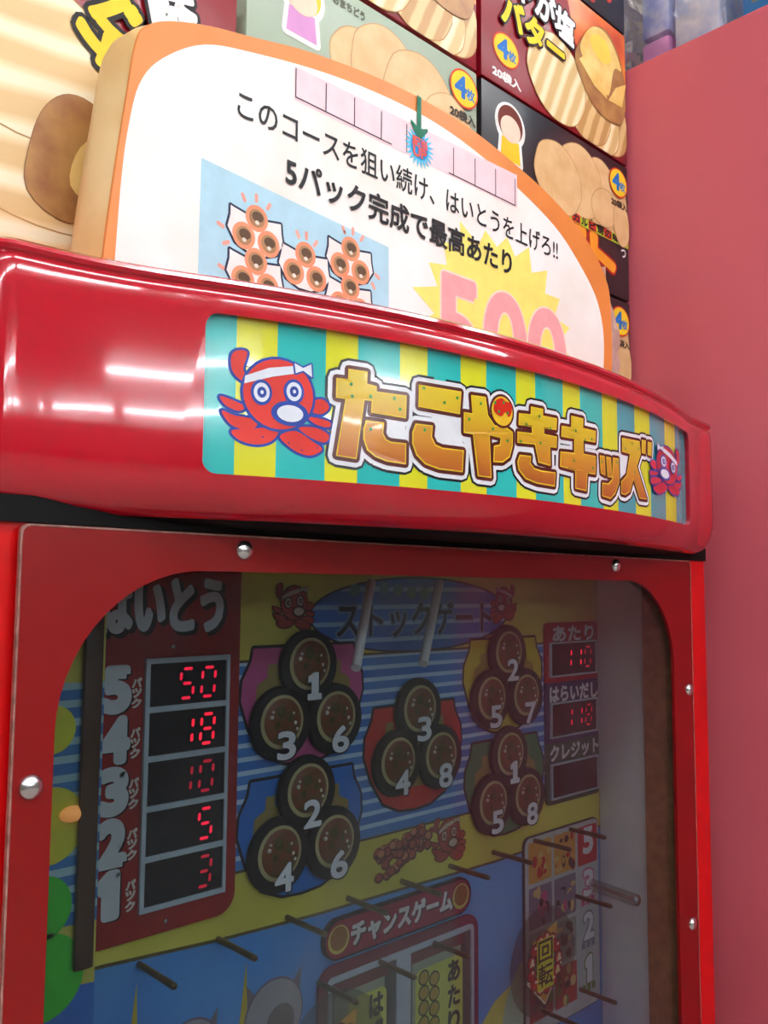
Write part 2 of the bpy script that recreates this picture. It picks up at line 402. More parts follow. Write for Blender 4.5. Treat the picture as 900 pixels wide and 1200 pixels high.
# cutter follows the curve so that the recess is 3 mm deep everywhere
cols = 48
def cut_mesh():
    b = bmesh.new()
    xs = sorted(set([p[0] for p in ol] + [SX0+(SX1-SX0)*i/cols for i in range(cols+1)]))
    def zr(x):
        e = min(x-SX0, SX1-x); r = .0055
        d = 0 if e >= r else r-math.sqrt(max(r*r-(r-e)**2, 0))
        return SZ0+d, SZ1-d
    rows = []
    for x in xs:
        lo, hi = zr(x); y = head_y(x)
        if hi-lo < 1e-5: hi = lo+1e-5
        rows.append([b.verts.new((x, y-.02, lo)), b.verts.new((x, y-.02, hi)), b.verts.new((x, y+.0034, hi)), b.verts.new((x, y+.0034, lo))])
    for a, c in zip(rows, rows[1:]):
        for i in range(4): b.faces.new((a[i], a[(i+1) % 4], c[(i+1) % 4], c[i]))
    b.faces.new(rows[0]); b.faces.new(list(reversed(rows[-1])))
    bmesh.ops.recalc_face_normals(b, faces=b.faces)
    me = bpy.data.meshes.new('cut'); b.to_mesh(me); b.free(); return me
co = bpy.data.objects.new('cut', cut_mesh()); C.objects.link(co)
mod = hd.modifiers.new('b', 'BOOLEAN'); mod.object = co; mod.operation = 'DIFFERENCE'; mod.solver = 'EXACT'
bpy.context.view_layer.update()
me = bpy.data.meshes.new_from_object(hd.evaluated_get(bpy.context.evaluated_depsgraph_get()))
hd.modifiers.clear(); hd.data = me; bpy.data.objects.remove(co)
me.polygons.foreach_set('use_smooth', [True]*len(me.polygons)); me.set_sharp_from_angle(angle=math.radians(28))
hd['label'] = 'glossy red bowed header'
# printed sign behind its recess
hmap = lambda u, v, h: (u, head_y(u)+.0030-h, v)
TEAL, TEAL2, YEL = (38, 172, 168), (52, 140, 160), (206, 206, 40)
bounds = [.1793, .1921, .2075, .2279, .2425, .2630, .2778, .2978, .3130, .3335, .3493, .3717, .3887, .4110, .4291, .4532, .4760, .5033, .5270, .5545]
st = [((b-SX0)/(SX1-SX0), (TEAL if i < 13 else (48, 150, 165)) if i % 2 == 0 else YEL) for i, b in enumerate(bounds[:-1])]
M_sign = stripes('sign_stripes', 0, st, SX0, SX1, 0.12, 0.5)
a = Art(hmap)
for i in range(60):
    u0, u1 = SX0-.002+(SX1-SX0+.004)*i/60, SX0-.002+(SX1-SX0+.004)*(i+1)/60
    a.raw([(u0, SZ0-.002), (u1, SZ0-.002), (u1, SZ1+.002), (u0, SZ1+.002)], [(0, 1, 2), (0, 2, 3)], 0, M_sign)
sign = a.build('title_sign', hd, 'teal and yellow striped sign sheet with lettering', origin=(0, 0, 0))
def gp(c): return P(c, 0.18, 0.5)
M_letter = stripes('letter_gradient', 2, [(0, (166, 82, 32)), (.4, (194, 130, 34)), (.78, (204, 172, 34)), (1, (208, 182, 36))], .052, .091, 0.18, 0.3, 'LINEAR')
a = Art(hmap)
for L in SIGN_LETTERS:
    a.fat(L, .0047, .0003, gp((26, 28, 34))); a.fat(L, .0036, .0006, gp((226, 226, 232))); a.fat(L, .0017, .0009, gp((84, 30, 26)))
    a.fat(L, .0001, .0012, gp((232, 196, 44)))
for L in SIGN_WHITE: a.poly(L, .0006, gp((226, 226, 232)))
b0 = SIGN_BALL; bc = circ(b0[0][0], b0[0][1], .0072, .0070)
a.fat(bc, .0036, .00031, gp((26, 28, 34))); a.fat(bc, .0026, .00061, gp((226, 226, 232))); a.fat(bc, .0012, .00125, gp((84, 30, 26))); a.poly(bc, .0015, gp((222, 178, 40)))
a.poly(spline(SIGN_SPLOTCH, 3), .0018, gp((196, 40, 24)))
for L in SIGN_LETTERS:
    cx = sum(p[0] for p in L)/len(L); cz = sum(p[1] for p in L)/len(L)
    inn = []
    for i in range(len(L)):          # inset by .6 mm along the vertex normal
        p, q, r = L[i-1], L[i], L[(i+1) % len(L)]
        d1 = Vector((q[0]-p[0], q[1]-p[1])).normalized(); d2 = Vector((r[0]-q[0], r[1]-q[1])).normalized()
        nn = Vector((d1.y+d2.y, -(d1.x+d2.x))).normalized(); sgn = 1 if sum(L[k-1][0]*L[k][1]-L[k][0]*L[k-1][1] for k in range(len(L))) < 0 else -1
        inn.append((q[0]+sgn*nn.x*.0006, q[1]+sgn*nn.y*.0006))
    a.poly(inn, .0015, M_letter)
for u, v in SIGN_FLECKSA + SIGN_FLECKSB: a.poly(circ(u, v, .00075, .0008, 7, .4), .0020, gp((40, 140, 60)))
a.build('lettering', sign, 'orange and yellow katakana and hiragana title outlined in brown, white and black', origin=(0, 0, 0))
OCT = dict(red=(206, 48, 38), blue=(30, 62, 150), white=(222, 226, 236))
def octopus(a, cx, cz, R, s, h, pal, k=1.0):
    """round octopus emblem; s = -1 mirrors it"""
    f = lambda pts: [(cx+s*x*R*k, cz+z*R) for x, z in pts]
    def pc(c): return P(pal[c], 0.3)
    T = [[(-1.0, .25), (-1.28, .5), (-1.33, .9), (-1.2, 1.1), (-.92, 1.12), (-.93, .9), (-1.0, .6), (-.88, .35)],
         [(-1.6, -.22), (-1.2, -.32), (-.92, -.45), (-1.1, -.58), (-1.45, -.46)], [(-1.55, -.62), (-1.2, -.72), (-.7, -.78), (-.6, -.95), (-.85, -1.1), (-1.3, -.98)],
         [(-1.28, -1.15), (-1.05, -1.4), (-.6, -1.48), (-.2, -1.36), (0, -1.1), (-.1, -.95), (-.75, -1.05)], [(.05, -1.18), (.3, -1.45), (.65, -1.63), (1.0, -1.66), (1.3, -1.45), (1.0, -1.25), (.5, -1.0)],
         [(.6, -.9), (.95, -1.15), (1.38, -1.25), (1.5, -1.02), (1.1, -.85)], [(.85, -.55), (1.1, -.75), (1.5, -.8), (1.5, -.62)], [(1.0, -.1), (1.3, 0), (1.5, -.2), (1.3, -.42), (1.0, -.4)]]
    for i, t in enumerate(T):
        t = spline(f(t), 4); a.fat(t, .075*R, h+.00003*i, pc('blue')); a.poly(t, h+.0003+.00003*i, pc('red'))
    hdp = f(circ(0, 0, 1, 1.0)); a.fat(hdp, .08*R, h+.0006, pc('blue')); a.poly(hdp, h+.0009, pc('red'))
    a.poly(f([(-.96, .42), (-.3, .72), (.38, .86), (.5, .66), (-.2, .48), (-.98, .2)]), h+.0012, pc('white'))
    for x, z, r in ((-.5, 0, .26), (.42, .12, .26)):
        a.poly(f(circ(x, z, r*1.15, r*1.4)), h+.0012, pc('blue')); a.poly(f(circ(x, z, r*.85, r*1.05)), h+.0015, pc('white'))
        a.poly(f(circ(x, z, r*.5, r*.6)), h+.0018, pc('blue')); a.poly(f(circ(x, z, r*.18, r*.22, 10)), h+.0021, pc('white'))
    a.poly(f(circ(.32, -.52, .54, .36)), h+.0012, pc('blue')); a.poly(f(circ(.32, -.52, .38, .24)), h+.0015, pc('white'))
    bow = [(.42, .95), (.46, .66), (.68, .76), (.95, .6), (.92, .98), (.68, .84)]
    a.fat(f(bow), .05*R, h+.0012, pc('blue')); a.poly(f(bow), h+.0015, pc('white'))
a = Art(hmap); octopus(a, .2093, .0775, .0142, 1, .0003, OCT)
for u, v in ((.1935, .086), (.1925, .072), (.194, .066), (.2, .0585), (.2105, .057), (.216, .0545), (.2225, .056)): a.poly(circ(u+.0031, v+.0012, .0004, n=6), .0012, gp((60, 40, 120)))
a.build('octopus_emblem', sign, 'large red octopus printed left of the title', origin=(.2093, .28, .0775))
a = Art(hmap); octopus(a, .5066, .0785, .0116, -1, .0022, dict(red=(190, 44, 60), blue=(62, 66, 150), white=(222, 226, 236)), 1.85)
a.build('octopus_emblem', sign, 'small mirrored red octopus printed right of the title', origin=(.5066, .27, .0785))

# front: red sheet with a rounded opening, clear acrylic over it, bolts
opening = rrect(.1335, -.40, .5710, .0068, .058, 14)
ring = slab('front_surround', rrect(.1192, -.445, .5975, .0215, .003, 3), .3042, .3064, M_redp, G, [opening], 'red front sheet with a round-cornered opening')
o_ = rrect(.1188, -.4454, .5979, .0219, .003, 3); i_ = rrect(.1195, -.4447, .5972, .0212, .003, 3)
slab('sheet_edge', o_, .3040, .3062, M_edge, ring, [i_], 'pale edge line of the front sheet')
pane = slab('front_pane', rrect(.1212, -.443, .5955, .0195, .003, 3), .3068, .3086, M_pane, G, (), 'clear acrylic pane, tinted for inside shade, behind the red front sheet')
def bolt(x, z, r=.0043):
    bm = bmesh.new(); add_dome(bm, (x, .3041, z), r, r*.62); add_tube(bm, (x, .3042, z), (x, .3095, z), r*.5, seg=10)
    return finish(bm, 'bolt', M_steel, G, 60, origin=(x, .304, z))
b0 = bolt(.2114, .0158)
for x, z in ((.4979, .0161), (.5911, -.069), (.5884, -.2276), (.1259, -.068), (.1259, -.2276), (.2114, -.42), (.4979, -.42)):
    c = b0.copy(); C.objects.link(c); c.location = b0.location + Vector((x-.2114, 0, z-.0158))

# ---- playfield
YB = .373
pm = plane(YB)
pf = box('playfield', (.128, .3731, -.40), (.5885, .385, .0122), P((150, 150, 70)), G, label='yellow and blue printed playfield board')
YELLOW = (214, 206, 84); SKY = (70, 146, 206); 
def art(): return Art(pm)
a = art(); a.poly([(.128, -.40), (.5825, -.40), (.5825, .0122), (.128, .0122)], 0, mat('print_playfield_yellow', YELLOW, .55, .3, .06, 14, rgb2=(196, 186, 74)))
line = [(.128, -.163), (.19, -.1650), (.25, -.1695), (.31, -.1722), (.38, -.1735), (.46, -.1752), (.5, -.1745), (.5825, -.1745)]
a.poly(line[::-1] + [(.128, -.40), (.5825, -.40)][:1] + [(.5825, -.40)], .0003, mat('print_playfield_blue', (66, 130, 206), .55, .3, .06, 10, rgb2=(84, 152, 214)))
a.line(line, .0008, .0005, P((96, 84, 40)))
hill = [(.44, -.40), (.445, -.272), (.458, -.262), (.475, -.2565), (.4885, -.2535), (.4885, -.40)]; a.poly(hill, .0006, P((206, 198, 88)))
a.poly(spline([(.4655, -.30), (.4675, -.272), (.476, -.256), (.4885, -.247), (.4885, -.30)], 4), .0009, P((176, 200, 176))); 
for x, zt, wd in ((.2059, -.1765, .0035), (.2655, -.1835, .0035)): a.poly([(x, zt), (x+wd*.55, zt-.045), (x-wd*1.6, zt-.045)], .0006, P((190, 170, 60)))
for cx, cz, r in ((.2345, -.2170, .0150), (.2830, -.2150, .0175)):
    for s in (-1, 1): a.poly([(cx+s*r*.55, cz+r*.6), (cx+s*r*1.0, cz+r*1.12), (cx+s*r*.9, cz+r*.2)], .0006, P((120, 110, 120)))
    a.fat(circ(cx, cz, r), .001, .0009, P((120, 96, 120))); a.poly(circ(cx, cz, r), .0012, P((150, 150, 158))); a.poly(circ(cx+.004, cz-.004, r*.5), .0015, P((110, 100, 104)))
a.build('background_print', pf, origin=(0, 0, 0))
SL, SD, SW = (176, 206, 232), (44, 112, 190), (196, 220, 236)
st = []; 
for i in range(15):
    p = i/15; st += [(p, SD if i % 2 else (58, 128, 200)), (p+.043, SL)]
M_str = stripes('blue_line_print', 2, st, -.1393, -.0368)
a = art(); a.poly([(.128, -.1395), (.5825, -.1405), (.5825, -.0372), (.128, -.0368)], .0004, M_str)
for z0, z1 in ((-.0368, -.0372), (-.1395, -.1405)): a.line([(.128, z0), (.5825, z1)], .0007, .0007, P((92, 78, 50)))
a.build('striped_band', pf, 'band of thin blue and white stripes', origin=(0, 0, 0))
# title plate at the top of the playfield
a = art()
e = circ(.388, -.0150, .0850, .0215, 40); a.fat(e, .0012, .0004, P((34, 40, 70)))
M_el = stripes('title_plate_print', 2, [(0, (40, 104, 190)), (.14, (150, 190, 226)), (.2, (40, 104, 190)), (.36, (150, 190, 226)), (.42, (44, 108, 192)), (.58, (150, 190, 226)), (.64, (46, 112, 194)), (.82, (150, 190, 226)), (.88, (50, 116, 196))], -.0365, .0065)
a.poly(e, .0007, M_el)
a.text('ストックゲート', .322, -.0275, .456, -.0075, .0011, P((120, 150, 190)), .0016); a.text('ストックゲート', .322, -.0275, .456, -.0075, .0014, P((30, 34, 48)), .0004)
for i in range(7): a.poly(circ(.335+.0115*i, -.0005+.0015*math.sin(i), .0042, .0036, 14), .0012+.00002*i, P((96, 150, 150)))
a.build('start_plate', pf, 'blue striped oval with dark lettering', origin=(0, 0, 0))
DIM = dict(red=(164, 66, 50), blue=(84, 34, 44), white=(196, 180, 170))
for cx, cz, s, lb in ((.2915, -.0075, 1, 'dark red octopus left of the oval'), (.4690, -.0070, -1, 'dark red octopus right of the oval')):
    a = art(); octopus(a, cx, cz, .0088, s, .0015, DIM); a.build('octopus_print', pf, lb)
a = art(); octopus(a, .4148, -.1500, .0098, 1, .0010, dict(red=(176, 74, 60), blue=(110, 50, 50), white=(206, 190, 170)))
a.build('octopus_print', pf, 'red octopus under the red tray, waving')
a = art(); random.seed(5)
for i in range(64):
    t = (i*.618) % 1; x = .356+.040*t+random.uniform(-.003, .003); z = -.1570+.0115*t+random.uniform(-.0095, .0085)*(1-.35*t)
    a.poly(circ(x, z, .0036, .0030, 9), .0008+.00002*i, P((96, 40, 44))); a.poly(circ(x-.0003, z+.0004, .0027, .0022, 8), .00081+.00002*i, P(((170, 82, 66) if i % 3 else (196, 130, 96))))
a.line([(.392, -.1465), (.399, -.1440), (.404, -.1455)], .0016, .0018, P((150, 66, 56)))
a.build('octopus_arms', pf, 'cluster of dark red curled arms beside the waving octopus')

# takoyaki trays: a shield with three ball lamps and their numerals
SERIF = True
def tray(cx, zc, col, nums, zt, label, inner=(150, 130, 70)):
    a = art()
    half = [(.0, -.004), (-.034, zt), (-.0352, zt-.0065), (-.0405, zt-.016), (-.0412, zt-.026), (-.036, zt-.040), (-.026, zt-.054), (-.013, zt-.0595), (0, zt-.0605)]
    sh = [(cx+x, zc+z) for x, z in half[1:]] + [(cx-x, zc+z) for x, z in half[1:-1][::-1]]
    a.fat(sh, .0016, .0010, P((34, 32, 36))); a.poly(sh, .0013, P(col))
    mz = zc+zt-.030
    inn = [(cx-.0245, zc+zt-.0085), (cx-.0250, zc+zt-.0150), (cx-.0315, zc+zt-.0185), (cx-.0325, zc+zt-.029), (cx-.024, zc+zt-.048)]
    inn = inn + [(2*cx-x, z) for x, z in inn[::-1]]
    notch = inn[:1] + [(cx-.0185, zc+zt-.0085), (cx-.0185, zc+zt-.014), (cx+.0185, zc+zt-.014), (cx+.0185, zc+zt-.0085)]
    a.poly(inn[:5] + inn[5:] + notch[1:][::-1], .0016, P(inner))
    t = a.build('takoyaki_tray', G, label)
    for (dx, dz), nbr in zip(((0, 0), (-.0180, -.0288), (.0188, -.0296)), nums):
        x, z = cx+dx, zc+dz
        bm = bmesh.new(); add_tube(bm, (x, YB-.0019, z), (x, YB-.0045, z), .0192, .0186, 36, 0)
        add_dome(bm, (x, YB-.0046, z+.001), .0138, .0012, seg=24, rings=4, mi=1)
        add_dome(bm, (x, YB-.0048, z+.0012), .0124, .0020, seg=24, rings=4, mi=2)
        for gx, gz, gr in ((-.0078, .0030, .0013), (-.0070, .0056, .0009), (.0072, -.0008, .0012), (.0060, .0042, .0010), (.0086, -.0040, .0009)): add_dome(bm, (x+gx, YB-.0060, z+.001+gz), gr, .0008, seg=8, rings=3, mi=3)  # pale domes painted in as glints on the ball
        for gx, gz, gr in ((-.002, .005, .0034), (.0035, .0015, .0026), (-.004, -.001, .0024)): add_dome(bm, (x+gx, YB-.0062, z+.001+gz), gr, .0007, seg=12, rings=3, mi=4)
        o = finish(bm, 'ball_lamp', [P((30, 28, 30)), P((176, 166, 120)), M_ball, P((210, 204, 190)), M_aonori], t, 50)
        b = Art(plane(YB-.0070)); b.text(nbr, x-.0054+.001, z-.0172, x+.0054+.001, z-.0040, .0003, P((44, 44, 50)), .0012, off=(.0005, -.0004))
        b.text(nbr, x-.0054+.001, z-.0172, x+.0054+.001, z-.0040, .0007, P((226, 230, 236)), .0006)
        b.build('numeral', t)
    return t
M_aonori = mat('aonori_green', (86, 84, 40), .5, .3, .2, 300)
M_ball = mat('takoyaki_brown', (124, 58, 30), .4, .4, .1, 260, rgb2=(92, 76, 36))
tray(.2999, -.0407, (196, 84, 140), '136', .0100, 'pink tray numbered 1, 3 and 6')
tray(.3846, -.0716, (206, 50, 44), '348', .0030, 'red tray numbered 3, 4 and 8')
tray(.4698, -.0420, (206, 190, 50), '257', .0095, 'yellow tray numbered 2, 5 and 7', (170, 140, 60))
tray(.4709, -.1085, (50, 124, 84), '158', .0102, 'green tray numbered 1, 5 and 8')
tray(.2998, -.1065, (40, 110, 196), '246', .0090, 'blue tray numbered 2, 4 and 6')

SERIF = False
# seven-segment digits
SEG = dict(zip('0123456789', ('abcdef', 'bc', 'abged', 'abgcd', 'fgbc', 'afgcd', 'afgedc', 'abc', 'abcdefg', 'abcdfg')))
M_led = emit('led_red', (255, 20, 60), 0.95); M_led2 = emit('led_red_faint', (255, 20, 60), 0.24)
M_led3 = emit('led_red_bright', (255, 24, 50), 1.6)
def digit(ch, x0, z0, x1, z1, Y, m, parent):
    a = Art(plane(Y)); w_, h_ = x1-x0, z1-z0; t = w_*.09; sh = .12*w_/h_*h_
    p = lambda u, v: (x0+w_*u+sh*(v-.5), z0+h_*v)
    E = dict(a=((.1, 1), (.9, 1)), b=((.93, .95), (.93, .55)), c=((.93, .45), (.93, .05)), d=((.1, 0), (.9, 0)), e=((.07, .45), (.07, .05)), f=((.07, .95), (.07, .55)), g=((.12, .5), (.88, .5)))
    for s in SEG[ch]:
        q0, q1 = p(*E[s][0]), p(*E[s][1]); d = Vector((q1[0]-q0[0], q1[1]-q0[1])); d.normalize(); n_ = Vector((-d.y, d.x))*t
        a.poly([(q0[0]+d.x*t, q0[1]+d.y*t), (q0[0]+d.x*t*1.9+n_.x, q0[1]+d.y*t*1.9+n_.y), (q1[0]-d.x*t*1.9+n_.x, q1[1]-d.y*t*1.9+n_.y), (q1[0]-d.x*t, q1[1]-d.y*t),
                (q1[0]-d.x*t*1.9-n_.x, q1[1]-d.y*t*1.9-n_.y), (q0[0]+d.x*t*1.9-n_.x, q0[1]+d.y*t*1.9-n_.y)], .0002, m)
    return a.build('digit', parent)
M_win = mat('display_window', (22, 22, 30), .18, .5, .1)
GREY = (176, 190, 200)
# payout panel on the left
pp = slab('payout_panel', rrect(.172, -.1571, .2563, .0120, .010, 6, (0, 1, 0, 0)), YB-.0022, YB-.0002, P((150, 30, 28)), G, (), 'dark red payout panel with five red number windows')
py = YB-.0024; a = Art(plane(py))
a.text('はいとう', .1815, -.0200, .2446, .0035, .0002, P((24, 18, 20)), .0020, off=(.0018, -.0014)); a.text('はいとう', .1815, -.0200, .2446, .0035, .0006, P((200, 206, 212)), .0014)
a.build('heading', pp, 'thick white heading with a black shadow')
for i, nb in enumerate('54321'):
    z = -.0455-.0223*i; a = Art(plane(py))
    a.text(nb, .1850, z-.0090, .1958, z+.0088, .0002, P((24, 18, 20)), .0018, off=(.0010, -.0008)); a.text(nb, .1850, z-.0090, .1958, z+.0088, .0006, P((196, 204, 210)), .0020)
    a.build('numeral', pp)
    a = Art(plane(py))
    for k, ch in enumerate('パック'): a.text(ch, .1980, z-.0085+.0046*(2-k)-.0003, .2024, z-.0085+.0046*(3-k)-.0010, .0004, P((206, 200, 190)), .0003)
    a.build('unit_word', pp)
zs = [-.0337-.02226*i for i in range(6)]
slab('window_grid', rrect(.2040, -.1460, .2496, -.0326), YB-.0040, YB-.0021, P(GREY), pp, [rrect(.2062, zs[i+1]+.0013, .2478, zs[i]-.0013) for i in range(5)], 'pale grey grid frame')
for i, (num, m) in enumerate((('50', M_led), ('18', M_led3), ('10', M_led2), ('5', M_led), ('3', M_led2))):
    w_ = box('display_window', (.2062, YB-.0030, zs[i+1]+.0013), (.2478, YB-.0022, zs[i]-.0013), M_win, pp)
    for k, ch in enumerate(reversed(num)):
        x = .2337-.0118*k; digit(ch, x, zs[i]-.0182, x+.0082, zs[i]-.0045, YB-.0031, m, pp)
for z in (-.0275, -.1525):
    bm = bmesh.new(); add_dome(bm, (.2185, YB-.0023, z), .0012, .0008, seg=10, rings=4); finish(bm, 'rivet', M_steel, pp, 60)
# three counters on the right
for nm, word, col, z0, z1, tz, num, m, rc in (('hit_counter', 'あたり', (176, 30, 34), -.0650, -.0228, -.0258, '110', M_led3, (0, 0, 1, 1)), ('payout_counter', 'はらいだし', (44, 50, 96), -.1070, -.0651, -.0682, '118', M_led, (0, 0, 0, 0)),
                                      ('credit_counter', 'クレジット', (40, 84, 66), -.1490, -.1071, -.1090, '', M_led, (1, 1, 0, 0))):
    t = slab(nm, rrect(.5140, z0, .5795, z1, .004, 5, rc), YB-.0022, YB-.0002, P(col), G, (), 'counter panel headed ' + word)
    a = Art(plane(YB-.0024)); wd = .0255 if len(word) == 3 else .030
    a.text(word, .5482-wd, tz-.0102, .5482+wd, tz, .0002, P((60, 40, 50)), .0010, off=(.0006, -.0005)); a.text(word, .5482-wd, tz-.0102, .5482+wd, tz, .0005, P((212, 216, 220)), .0006); a.build('heading', t)
    wz1 = z1-.0150; wz0 = wz1-.0222
    slab('window_frame', rrect(.5178, wz0-.0011, .5766, wz1+.0011), YB-.0040, YB-.0021, P(GREY), t, [rrect(.5191, wz0, .5753, wz1)])
    box('display_window', (.5191, YB-.0030, wz0), (.5753, YB-.0022, wz1), M_win, t)
    for k, ch in enumerate(reversed(num)):
        x = .5610-.0125*k; digit(ch, x, wz0+.0045, x+.0085, wz1-.0035, YB-.0031, M_led2 if k == 0 else m, t)
# chance game banner and its two cards
bn = slab('chance_banner', rrect(.3130, -.1985, .4325, -.1768, .0105, 8), YB-.0030, YB-.0002, P((40, 20, 26)), G, (), 'maroon banner lettered in white with a ball at each end')
a = Art(plane(YB-.0032)); a.poly(rrect(.3142, -.1973, .4313, -.1780, .0095, 8), .0001, P((150, 24, 64)))
for x in (.3232, .4224):
    a.poly(circ(x, -.1876, .0075), .0004, P((206, 190, 96))); a.poly(circ(x, -.1870, .0062), .0007, P((150, 96, 40)))
a.text('チャンスゲーム', .3325, -.1935, .4140, -.1815, .0004, P((50, 14, 26)), .0011, off=(.0008, -.0006)); a.text('チャンスゲーム', .3325, -.1935, .4140, -.1815, .0007, P((216, 210, 214)), .0007)
a.build('lettering', bn, origin=(.37, .37, -.187))
cw = slab('chance_window', rrect(.3105, -.33, .4400, -.2010, .010, 6, (0, 0, 1, 1)), YB-.0024, YB-.0002, P((120, 30, 60)), G, (), 'maroon framed window with two cards')
slab('card_frame', rrect(.3165, -.325, .4345, -.2065, .003), YB-.0036, YB-.0022, P((176, 186, 200)), cw, [rrect(.3190, -.32, .3672, -.2095), rrect(.3785, -.32, .4320, -.2095)])
for x0, x1, word in ((.3190, .3672, 'はずれ'), (.3785, .4320, 'あたり')):
    a = Art(plane(YB-.0026)); a.poly(rrect(x0, -.32, x1, -.2095), 0, P((76, 80, 76))); a.poly(rrect(x0+.001, -.2165, x1-.006, -.2105), .0003, P((120, 60, 66)))
    a.poly([(x0+.002, -.31), (x1-.009, -.31), (x1-.009, -.2165), (x0+.002, -.2165)], .0003, P((150, 160, 140)))
    ci = rrect(x0+.0045 if x0 > .35 else x0+.012, -.31, x1-.0075, -.2215, .004); a.poly(ci, .0006, P((196, 200, 90)))
    for k, ch in enumerate(word): a.text(ch, x1-.0205, -.2355-.0145*k, x1-.0105, -.2240-.0145*k, .0009, P((44, 50, 54)), .0006)
    if x0 > .35:
        for k in range(10):
            bx, bz = x0+.0115+.0090*(k % 2), -.2265-.0085*(k//2)-.003*(k % 2); a.poly(circ(bx, bz, .0047, .0045, 14), .0009, P((60, 70, 40))); a.poly(circ(bx, bz, .0037, .0035, 14), .0012, P((176, 150, 60)))
    a.build('card', cw, origin=(x0, YB, -.26))
# prize table on the right
pt = slab('prize_table', rrect(.4880, -.2960, .5778, -.1660, .006, 6), YB-.0018, YB-.0002, P((60, 64, 66)), G, (), 'white prize table with rows numbered 5, 3, 2 and 1')
a = Art(plane(YB-.0020)); a.poly(rrect(.4888, -.2952, .5770, -.1668, .0055, 6), .0001, P((176, 184, 184))); a.build('face', pt)
random.seed(11)
for r, (nb, c1, c2) in enumerate((('5', (190, 44, 40), (206, 150, 60)), ('3', (196, 80, 120), (120, 110, 130)), ('2', (110, 130, 140), (140, 150, 140)), ('1', (90, 130, 60), (170, 60, 50)))):
    zt = -.1700-.0298*r; 
    for x0, x1 in ((.4925, .5185), (.5215, .5475)):
        a = Art(plane(YB-.0022)); a.poly(rrect(x0, zt-.0270, x1, zt, .001), .0001, P(c2))
        for k in range(16):
            x = random.uniform(x0+.003, x1-.003); z = random.uniform(zt-.024, zt-.003)
            a.poly(circ(x, z, random.uniform(.0015, .0042), random.uniform(.0015, .0045), 9), .0003+.00002*k, P(random.choice([c1, c2, (60, 44, 40), (206, 176, 110)])))
        a.build('picture', pt)
    a = Art(plane(YB-.0022)); a.poly(rrect(.5505, zt-.0270, .5750, zt, .001), .0001, P(c1 if r == 0 else (176, 184, 186)))
    a.text(nb, .5575, zt-.0190, .5690, zt-.0020, .0003, P(c1), .0022); a.text(nb, .5575, zt-.0190, .5690, zt-.0020, .0007, P((216, 220, 224)), .0010)
    for k in range(3): a.poly(rrect(.5540+.006*k, zt-.0255, .5585+.006*k, zt-.0205), .0004, P(c1))
    a.build('numeral', pt)
# pins: 3.2 cm brass rods standing straight out of the board
M_pin = mat('tarnished_brass', (120, 104, 76), .35, .5, .15, 120, metal=.7)
p0 = None
for x, z in [(.2069+.0418*i, -.1690) for i in range(9)] + [(.3538, -.2075), (.3982, -.2090), (.5477, -.2163), (.5062, -.2814), (.5516, -.2811), (.3120, -.2075), (.2700, -.2460)]:
    if p0 is None:
        bm = bmesh.new(); add_tube(bm, (x, YB, z), (x, .3425, z), .00155, seg=10); add_tube(bm, (x, .3425, z), (x, .3415, z), .00155, .0008, 10)
        p0 = finish(bm, 'pin', M_pin, G, 40); base = (x, z)
    else:
        c = p0.copy(); C.objects.link(c); c.location = p0.location + Vector((x-base[0], 0, z-base[1]))
# clear post with a screw, clear rotor with an arrow label
tube('clear_post', (.5674, YB-.002, -.2128), (.5674, .336, -.2148), .0042, M_clear, G, seg=16, label='smoky clear tube ended by a screw')
bm = bmesh.new(); add_dome(bm, (.5674, .3345, -.2148), .0042, .0028, seg=16); add_tube(bm, (.5674, .337, -.2148), (.5674, YB, -.2128), .0014, seg=8)
finish(bm, 'post_screw', M_steel, G, 50)
ro = slab('rotor', circ(.4950, -.2433, .0345, n=48), .3600, .3618, M_clear, G, (), 'smoky clear rotor disc in front of the prize table')
a = Art(plane(.3598)); ax, az = .4943, -.2440
diam = [(ax+.0005, az-.0255), (ax+.0215, az-.004), (ax+.016, az+.022), (ax-.006, az+.0195), (ax-.0185, az+.003), (ax-.0175, az-.0085)]
diam = [(ax-.002, az-.0255), (ax+.0185, az-.0045), (ax+.0150, az+.0225), (ax-.0120, az+.0180), (ax-.0185, az-.0080)]
a.fat([(ax, az-.0255), (ax+.0185, az-.0045), (ax-.0185, az-.0080)], .0007, .0003, P((226, 216, 190))); a.poly([(ax, az-.0250), (ax+.0175, az-.0050), (ax-.0175, az-.0083)], .0006, P((206, 140, 40)))
a.fat([(ax-.012, az+.015), (ax+.0135, az+.0225), (ax+.013, az+.012), (ax-.012, az+.008)], .0007, .0003, P((206, 150, 60)))
for k in range(13):
    t = 2*PI*k/13; x, z = ax+.0150*math.cos(t), az+.0150*math.sin(t)*1.05
    a.poly(circ(x, z, .0048, .0044, 12), .0009+.00002*k, P((60, 14, 16))); a.poly(circ(x, z, .0040, .0036, 12), .0012+.00002*k, P((186, 26, 30))); a.poly(circ(x+.0012, z+.0013, .0012, .0009, 8), .0016, P((236, 226, 220)))
    if k % 3 == 0: a.poly([(x, z+.003), (x+.0035, z-.002), (x-.002, z-.0025)], .0017, P((226, 206, 160)))
a.poly(rrect(ax-.0090, az-.0160, ax+.0090, az+.0160, .001), .0020, P((214, 206, 30)))
for k, ch in enumerate('回転'): a.text(ch, ax-.0078, az+.0012-.0150*k, ax+.0078, az+.0148-.0150*k, .0023, P((40, 36, 20)), .0003)
a.build('arrow_label', ro, 'yellow, red and orange arrow lettered in black')
ro['label'] = 'clear rotor with an arrow in front of the prize table'
ro2 = copy_tree(ro, G); ro2.location = ro.location + Vector((-.1810, 0, 0)); ro2['label'] = 'clear rotor in front of the chance cards, only its arrow top in view'
for x in (.4950, .3140): tube('rotor_axle', (x, YB, -.2433), (x, .3600, -.2433), .004, M_clear, G)
